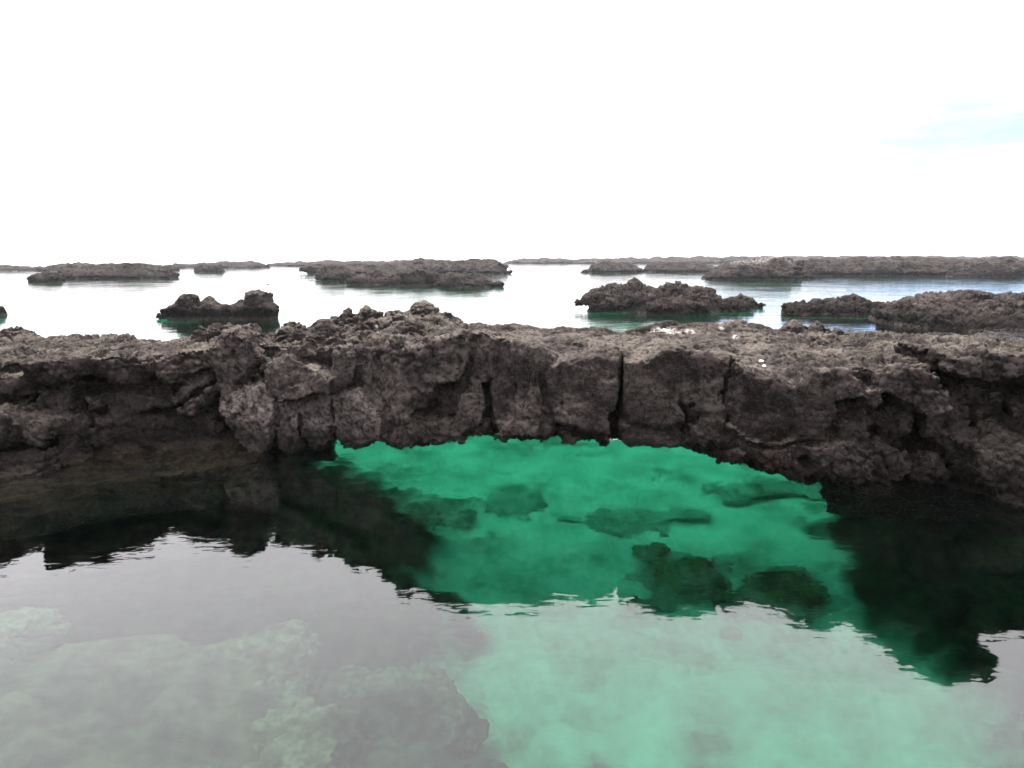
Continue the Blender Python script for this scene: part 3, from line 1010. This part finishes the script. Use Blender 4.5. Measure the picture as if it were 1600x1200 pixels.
# ================================================================== islets
def mound_fn(poly_w, Yc, W, c):
    def fn(P):
        sd = poly_sd(P[:, 0], P[:, 2], poly_w)
        return (sd + c * (np.abs(P[:, 1] - Yc) / W) ** 2.2) * 0.75
    return fn


def islet(name, label, tops, base_y, W, vox, s, rough, mat, rocks=0, rr=(.1, .3), seed=1, parts=False, rope=0.5, cat='rock', guano=0.0, group=None, extra=(), under_cut=0.0, flare=0.3):
    """tops: skyline in the photo (left to right); base_y: its waterline; W: half depth in metres"""
    xm = 0.5 * (tops[0][0] + tops[-1][0])
    Yf = at_z(xm, base_y)[1]
    Yc = Yf + W
    pw = [at_y(x, y, Yc) for x, y in tops]
    pw = [(p[0], p[2]) for p in pw]
    hmax = max(p[1] for p in pw)
    x0, x1 = pw[0][0], pw[-1][0]
    poly = [(x0 - flare * hmax, -1.6)] + [(x0, min(pw[0][1], 0.1))] + pw[1:-1] + [(x1, min(pw[-1][1], 0.1)), (x1 + flare * hmax, -1.6)]
    f = Field()
    lo = np.array([x0 - hmax * .6, Yf - W * .45 - 0.5, -1.5 if vox < 0.1 else -0.9])
    hi = np.array([x1 + hmax * .6, Yc + W * 1.5 + 0.5, hmax * 1.2 + 3 * vox])
    f.add(mound_fn(poly, Yc, W, hmax * 1.0), lo, hi, 0, 'u', 0.05)
    rs = np.random.RandomState(seed)
    names = {0: 'rock_core' if parts else name}
    l = 1
    for ex in extra:                   # traced blocks standing before the mound
        pl, dy, th = ex
        Y1 = Yf + dy
        q = [at_y(x, y, Y1) for x, y in pl]
        q = [(a[0], a[2]) for a in q]

        def bf(P, q=q, Y1=Y1, th=th):
            sd = poly_sd(P[:, 0], P[:, 2], q)
            return smax(sd + 0.2 * th * ((P[:, 1] - Y1) / th) ** 2, np.abs(P[:, 1] - Y1) - th, 0.2) * 0.9
        f.add(bf, (min(a[0] for a in q), Y1 - th, min(a[1] for a in q)), (max(a[0] for a in q), Y1 + th, max(a[1] for a in q)), l if parts else 0, 'u', 0.06 * s)
        names[l] = 'rock_block'
        l += 1
    for k in range(rocks):
        X = rs.uniform(x0, x1)
        zt = np.interp(X, [p[0] for p in pw], [p[1] for p in pw])
        t = rs.uniform(-0.85, 0.35)
        Z = zt * (1 - abs(t) ** 2.2) * rs.uniform(.75, 1.0)
        r = rs.uniform(*rr)
        st = (rs.uniform(1, 1.9), 1.2, rs.uniform(.55, .9))
        fn, a, b = rock_fn((X, Yc + t * W, Z - 0.45 * r), r, seed * 1000 + k, 9, st)
        f.add(fn, a, b, l if parts and r > 0.6 * rr[1] else 0, 'u', 0.08 * s)
        if parts and r > 0.6 * rr[1]:
            names[l] = 'boulder'
            l += 1
        hi[2] = max(hi[2], b[2] + vox)
    if under_cut:
        def uc(P):
            t = (np.abs(P[:, 1] - Yc) / W)
            return np.maximum(np.hypot((P[:, 2] - 0.12) / 0.4, (P[:, 1] - (Yf + 0.1)) / (under_cut * 2.0)) * 0.35 - 0.35, -9)
        f.add(uc, lo, hi, 0, 'c', 0.1)

    def warp(C):
        p = C / s
        return (np.stack([perlin(p * 1.3, 1.0 + seed), perlin(p * 1.3, 31.0 + seed), perlin(p * 1.3, 51.0 + seed)], 1) * 0.11 * s).astype(np.float32)
    V, F, L = mesh_field(f, lo, hi, vox, warp, 3)
    V = relax(V, F, 1, 0.5)
    N = vnormals(V, F)
    V = V + N * lava_relief(V + 13.7 * seed, N, s, np.full(len(V), rough), rope)[:, None]
    g = np.clip(perlin(V / s * 1.1, 77.0) * 2 + 0.6, 0, 1) * sst(0.3, 0.8, N[:, 2]) * sst(0.5, 0.9, V[:, 2] / hmax) * guano
    if parts:
        root = empty(name, ((x0 + x1) / 2, Yc, 0))
        split_parts(V, F, L, names, mat, root, {'guano': g})
    else:
        org = ((x0 + x1) / 2, Yc, 0)
        root = mesh_obj(name, V, F, mat, None, {'guano': g}, org)
        root.location = org
    tag(root, label, cat, group)
    return V


# pinnacle rock behind the arch on the left
PV = islet('pinnacle_rock', 'jagged dark rock with horned ends standing in bright water beyond the left abutment',
      [(262, 490), (264, 474), (278, 470), (286, 461), (298, 458), (306, 462), (310, 474), (324, 465), (334, 470), (344, 476), (358, 474), (366, 478), (373, 468), (385, 472), (388, 456), (402, 454), (419, 456),
       (424, 472), (432, 484), (432, 496)], 501, 1.4, .045, 1.3, 1.0, M_lava_mid, 16, (.12, .3), 5, True, 0.2, under_cut=0.28, flare=-0.05,
      extra=[([(266, 506), (264, 476), (280, 470), (288, 460), (300, 457), (307, 464), (312, 480), (318, 506)], 1.1, .7), ([(366, 506), (376, 478), (386, 470), (387, 456), (402, 453), (420, 455), (424, 472), (433, 484), (431, 506)], 1.2, .8),
             ([(312, 500), (318, 466), (332, 468), (345, 478), (362, 474), (372, 500)], 1.3, .7)])
islet('lava_islet', 'broad blocky lava islet with a rounded front boulder, beyond the middle of the arch crest',
      [(919, 470), (924, 456), (945, 449), (965, 443), (985, 447), (1000, 443), (1025, 449), (1050, 442), (1070, 443), (1085, 447), (1110, 451), (1130, 460), (1145, 468)],
      488, 2.6, .05, 2.2, 1.25, M_lava_mid, 60, (.18, .55), 11, True, 0.5, group='lava islets in the sea', extra=[([(990, 500), (1000, 478), (1030, 468), (1070, 465), (1100, 472), (1113, 482), (1112, 500)], -0.6, 1.0)])
islet('lava_islet', 'small low lava hump tailing off from the blocky islet', [(1120, 478), (1135, 468), (1150, 463), (1160, 459), (1178, 466), (1190, 474)],
      482, 1.2, .05, 2.0, 1.2, M_lava_mid, 10, (.15, .3), 12, False, 0.5, group='lava islets in the sea')
islet('lava_islet', 'low twin humped lava islet between the blocky islet and the large ropy dome',
      [(1222, 484), (1232, 474), (1250, 469), (1262, 474), (1275, 464), (1300, 463), (1330, 459), (1352, 465), (1370, 472), (1390, 482)],
      494, 1.8, .05, 2.0, 1.0, M_lava_mid, 14, (.15, .35), 13, False, 0.9, group='lava islets in the sea')
islet('lava_islet', 'large ropy lava dome rising beyond the right abutment of the arch',
      [(1388, 488), (1400, 470), (1440, 462), (1470, 458), (1505, 453), (1540, 459), (1590, 463), (1640, 461), (1700, 460), (1760, 470), (1800, 490)],
      520, 4.6, .06, 2.4, 0.85, M_lava_mid, 26, (.2, .5), 14, False, 1.3, group='lava islets in the sea')
islet('lava_islet', 'flat wet lava skerry lying low behind the right end of the arch',
      [(1450, 527), (1480, 522), (1530, 524), (1580, 520), (1640, 517), (1720, 520)], 534, 1.6, .06, 1.5, 0.7, M_lava_mid, 12, (.15, .3), 15, False, 0.8, group='lava islets in the sea')
islet('lava_islet', 'dark rock at the very edge of the picture beyond the left shore', [(-90, 492), (-60, 478), (-20, 474), (-4, 480), (4, 492)], 496, 1.2, .07, 1.5, 0.9, M_lava_mid, 8, (.15, .35), 16, False, 0.4, group='lava islets in the sea')
print('near islets', round(time.time() - T0, 1))

# middle distance
MG = 'lava islets in the sea'
islet('lava_islet', 'rounded rock stack with pale streaked top before the long far reef', [(1096, 430), (1104, 422), (1124, 416), (1140, 409), (1165, 404), (1190, 403), (1222, 401), (1234, 408), (1238, 420), (1253, 432)],
      437, 4.5, .16, 3.6, 0.9, M_lava_far, 30, (.4, 1.1), 21, False, 0.4, group=MG, guano=0.4)
islet('lava_islet', 'long dark reef with a knobbly end closing the turquoise lagoon', [(1236, 408), (1250, 406), (1300, 404), (1340, 402), (1380, 404), (1410, 401), (1450, 403), (1490, 405), (1520, 406), (1550, 402), (1580, 401), (1592, 410), (1630, 414), (1700, 416)],
      431, 7.0, .2, 4.0, 0.9, M_lava_far, 60, (.4, 1.2), 22, False, 0.5, group=MG)
islet('lava_islet', 'knobbly end block standing before the long dark reef', [(1482, 424), (1490, 414), (1510, 410), (1540, 405), (1570, 402), (1590, 408), (1604, 418)],
      432.5, 4.0, .17, 3.6, 1.0, M_lava_far, 26, (.4, 1.0), 37, False, 0.4, group=MG)
islet('lava_islet', 'low lava hump touching the rock stack with the streaked top', [(1002, 421), (1015, 414), (1030, 411), (1060, 410), (1090, 411), (1115, 414), (1130, 420)],
      425, 4.0, .2, 4.0, 0.9, M_lava_far, 20, (.4, .9), 23, False, 0.5, group=MG)
islet('lava_islet', 'small hummock islet with a tiny outlying stone in open bright water', [(917, 420), (922, 413), (945, 409), (962, 409), (980, 411), (996, 415), (1003, 422)],
      426, 3.5, .2, 3.6, 0.9, M_lava_far, 16, (.4, .9), 24, False, 0.5, group=MG)
islet('lava_islet', 'tiny stone beside the small hummock islet', [(905, 424), (911, 420), (917, 421), (921, 424)], 426.5, 0.8, .16, 2.5, 0.8, M_lava_far, 0, (.3, .5), 36, False, 0.3, group=MG)
islet('lava_islet', 'long lava ridge behind the square fronted block', [(480, 414), (520, 411), (560, 412), (600, 413), (640, 407), (655, 404), (690, 406), (730, 405), (760, 404), (780, 408), (797, 418)],
      428, 6.0, .2, 4.0, 0.9, M_lava_far, 60, (.4, 1.1), 25, False, 0.5, group=MG)
islet('lava_islet', 'square fronted lava block in the middle of the left hand reef', [(548, 436), (565, 430), (580, 425), (610, 421), (630, 421), (684, 423), (690, 430), (694, 436)],
      445, 3.0, .13, 3.0, 0.7, M_lava_far, 18, (.3, .8), 26, False, 0.4, group=MG, extra=[([(622, 452), (626, 424), (655, 421), (684, 424), (685, 452)], -0.5, 1.2)])
islet('lava_islet', 'rounded hump at the seaward tip of the left hand reef', [(682, 442), (690, 430), (705, 426), (730, 427), (755, 431), (766, 440), (780, 444)],
      449, 2.4, .13, 3.0, 0.9, M_lava_far, 18, (.3, .7), 27, False, 0.4, group=MG)
islet('lava_islet', 'craggy hump at the landward tip of the left hand reef', [(498, 432), (505, 421), (514, 414), (535, 414), (546, 422), (556, 428), (570, 434)],
      439, 2.4, .15, 3.0, 1.0, M_lava_far, 18, (.3, .8), 28, False, 0.3, group=MG)
islet('lava_islet', 'long flat topped lava islet at the far left', [(101, 424), (106, 415), (130, 413), (170, 413), (200, 412), (240, 414), (262, 416), (275, 428)],
      435, 4.0, .17, 3.6, 0.9, M_lava_far, 36, (.4, .9), 29, False, 0.4, group=MG)
islet('lava_islet', 'small dark undercut rock beside the long flat topped islet', [(52, 438), (56, 428), (70, 424), (88, 424), (94, 430), (98, 438)],
      441, 1.8, .14, 3.0, 1.0, M_lava_far, 10, (.3, .7), 30, False, 0.3, group=MG)
islet('lava_islet', 'short rock islet standing before the faint far strip', [(302, 422), (308, 414), (330, 412), (345, 414), (351, 421)],
      425.5, 2.5, .18, 3.4, 0.9, M_lava_far, 12, (.4, .8), 31, False, 0.4, group=MG)
# the far strip of low lava along the horizon
FG = 'far lava strips along the horizon'
islet('lava_strip', 'far low strip of lava at the left end of the horizon', [(-260, 416), (-60, 415), (0, 415), (60, 416), (110, 413), (180, 412), (250, 414), (275, 417)], 424, 9, .32, 6.0, 0.9, M_lava_far, 60, (.5, 1.2), 32, False, 0.3, group=FG)
islet('lava_strip', 'far low strip of lava with hummocks before the pinnacle rock', [(250, 414), (275, 411), (310, 412), (340, 410), (375, 408), (400, 410), (418, 414)], 419, 10, .36, 7.0, 0.9, M_lava_far, 40, (.6, 1.4), 33, False, 0.3, group=FG)
islet('lava_strip', 'thin far strip of lava behind the left hand reef', [(420, 412), (450, 409), (490, 408), (540, 408), (600, 408), (660, 406), (720, 407)], 416, 11, .4, 7.0, 0.9, M_lava_far, 50, (.6, 1.4), 34, False, 0.3, group=FG)
islet('lava_strip', 'thinnest far strip of lava along the middle and right horizon', [(785, 410), (800, 405), (850, 404), (900, 404.5), (960, 403.5), (1040, 402), (1120, 401), (1200, 400), (1300, 400.5), (1400, 400), (1500, 401), (1600, 400.5), (1750, 401)], 412, 13, .5, 9.0, 0.8, M_lava_far, 110, (.7, 1.6), 35, False, 0.3, group=FG)
print('far islets', round(time.time() - T0, 1))


# ================================================================== submerged boulders
def sunk(x, y, depth_top, r, st, label, seed, mat=M_algae, rough=0.6, lobes=11, spread=3.0):
    c2 = under(x, y, depth_top + 0.2)
    f = Field()
    c = np.array([c2[0], c2[1], -depth_top - r * st[2] * 0.8])
    fn, lo, hi = rock_fn(c, r, seed, 10, st)
    f.add(fn, lo, hi, 0, 'u', .05)
    rs = np.random.RandomState(seed)
    for k in range(lobes):
        q = c + (rs.rand(3) - .5) * np.array([spread, spread * .87, .8]) * r * np.array(st)
        fn, a, b = rock_fn(q, r * rs.uniform(.22, .55), seed * 31 + k, 9, st)
        f.add(fn, a, b, 0, 'u', .08)
        lo, hi = np.minimum(lo, a), np.maximum(hi, b)
    V, F, L = mesh_field(f, lo - .2, hi + .2, .045, lambda C: (np.stack([perlin(C * 2, 1.0), perlin(C * 2, 31.0), perlin(C * 2, 51.0)], 1) * .08).astype(np.float32), 3)
    N = vnormals(V, F)
    V = V + N * lava_relief(V, N, 1.3, np.full(len(V), rough))[:, None]
    V[:, 2] = np.minimum(V[:, 2], -0.12)
    dust = sst(0.45, 0.0, V[:, 2] + BED + 0.16 * fbm(V * 2.0, 3, 61.0))         # sand drifted up round its foot
    o = mesh_obj('submerged_boulder', V, F, mat, None, {'dust': dust}, c)
    o.location = c
    tag(o, label, 'boulder', 'boulders under the water')


SUNK = [
    (380, 1030, 1.5, .75, (1.0, 1.1, .8), 'pale algae crusted boulder under the water, highest of those left of the sand'),
    (270, 1100, 1.7, .7, (1.6, .9, .7), 'long algae crusted boulder under the water in front of the tallest sunken one'),
    (430, 1170, 1.3, .55, (1.3, 1, .8), 'bright green topped boulder under the water at the bottom edge of the picture'),
    (600, 1100, 2.6, .8, (1.1, 1.1, .7), 'dull broad boulder under the water beside the edge of the pale sand'),
    (40, 1080, 1.6, .6, (1.1, 1, .8), 'algae crusted boulder under the water near the left edge'),
    (80, 1200, 1.3, .55, (1.2, .9, .8), 'algae crusted boulder under the water in the bottom left corner'),
    (20, 985, 1.5, .5, (1, 1, .8), 'small algae crusted boulder under the water farthest along the left edge'),
    (560, 1205, 2.7, .6, (1.3, 1, .7), 'dark boulder under the water at the bottom edge beside the sand'),
    (672, 815, BED - .35, .5, (1.1, 1.1, .6), 'small dark boulder alone on the green sand near the left reflection'),
    (810, 792, BED - .15, .42, (1.5, 1, .5), 'low weedy boulder on the green sand, between the two dark rocks under the span'),
    (985, 822, BED - .15, .5, (1.6, 1, .45), 'flat brownish boulder on the green sand under the crack of the arch'),
    (1080, 900, BED - .4, .58, (1.3, 1, .7), 'large brown green boulder on the sand at the edge of the arch reflection'),
    (1225, 925, BED - .5, .56, (1.2, 1, .8), 'dark knobbly boulder on the sand next to the shadowed right bank'),
    (1190, 768, BED - .2, .6, (2.0, 1, .45), 'long low ledge stone under the water along the right bank'),
]
for k, (x, y, dt, r, st, lb) in enumerate(SUNK):
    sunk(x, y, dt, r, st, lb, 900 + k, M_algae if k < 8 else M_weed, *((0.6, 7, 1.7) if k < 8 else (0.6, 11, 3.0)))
print('sunk', round(time.time() - T0, 1))


# ================================================================== small things
def pebble(x, y, r, label, seed):
    c = hit(AV, x, y).copy()
    c[2] += r * 0.35
    f = Field()
    fn, lo, hi = rock_fn((0, 0, 0), r, seed, 9, (1.2, 1, .8))
    f.add(fn, lo, hi)
    V, F, L = mesh_field(f, np.array(lo) - .02, np.array(hi) + .02, r / 8, None, 3)
    o = mesh_obj('pebble', V, F, M_white)
    o.location = c
    tag(o, label, 'pebble', 'white pebbles on the arch')


M_white = plain('white_coral', (0.62, 0.60, 0.60))
pebble(1187, 564, .027, 'larger white pebble perched on the rim of the arch', 5)
pebble(1196, 571, .022, 'smaller white pebble just below the larger one on the rim', 6)


def bird(x, y, Y):
    """a small bird in flight: spindle body with tail and bill, two bent wings"""
    V, F = [], []
    prof = [(-.085, .004, .0), (-.06, .010, .0), (-.03, .022, -.002), (.0, .027, -.002), (.03, .022, .0), (.048, .016, .006), (.062, .015, .009), (.074, .009, .008), (.092, .001, .006)]
    n = 8
    for xx, r, dz in prof:
        for k in range(n):
            a = 2 * math.pi * k / n
            V.append((xx, r * math.cos(a), dz + r * math.sin(a)))
    for i in range(len(prof) - 1):
        for k in range(n):
            F.append((i * n + k, i * n + (k + 1) % n, (i + 1) * n + (k + 1) % n, (i + 1) * n + k))
    for sgn in (-1, 1):
        b = len(V)
        for yy, x0, x1, z, th in ((.015, -.03, .035, .012, .006), (.06, -.035, .04, .04, .004), (.11, -.045, .025, .045, .003), (.15, -.05, -.03, .035, .001)):
            V += [(x0, sgn * yy, z), (x1, sgn * yy, z + th), ((x0 + x1) / 2, sgn * yy, z + 2 * th), ((x0 + x1) / 2, sgn * yy, z - th)]
        for i in range(3):
            for p, q in ((0, 2), (2, 1), (1, 3), (3, 0)):
                F.append((b + i * 4 + p, b + i * 4 + q, b + i * 4 + 4 + q, b + i * 4 + 4 + p))
        F.append((b + 12, b + 14, b + 13, b + 15))
    b = len(V)                        # fanned tail
    V += [(-.075, -.008, .004), (-.075, .008, .004), (-.125, .022, .004), (-.125, -.022, .004), (-.075, -.008, -.002), (-.075, .008, -.002), (-.125, .022, .001), (-.125, -.022, .001)]
    F += [(b, b + 1, b + 2, b + 3), (b + 7, b + 6, b + 5, b + 4), (b, b + 3, b + 7, b + 4), (b + 1, b + 5, b + 6, b + 2), (b + 3, b + 2, b + 6, b + 7)]
    o = mesh_obj('bird', V, F, plain('dark_plumage', (0.05, 0.045, 0.045), 0.8))
    o.location = at_y(x, y, Y)
    o.rotation_euler = (0.1, 0.05, 0.5)
    tag(o, 'small dark bird flying just above the horned rock', 'bird')


bird(418.5, 445, 37.0)
print('total', round(time.time() - T0, 1))

# ================================================================== thin sea haze
th = NT('thin_haze')
pv = th.node('ShaderNodeVolumePrincipled', {'Color': rgb(0.93, 0.95, 1.0), 'Density': 0.00018, 'Anisotropy': 0.0})
th.node('ShaderNodeOutputMaterial', {'Volume': pv.outputs[0]})
hz = box_obj('haze', (-7010, -70, -10.0), (7010, 12010, 6.0), th.m)
tag(hz, 'thin pale sea haze softening the far lava strips', 'haze', kind='stuff')
print('done', round(time.time() - T0, 1))
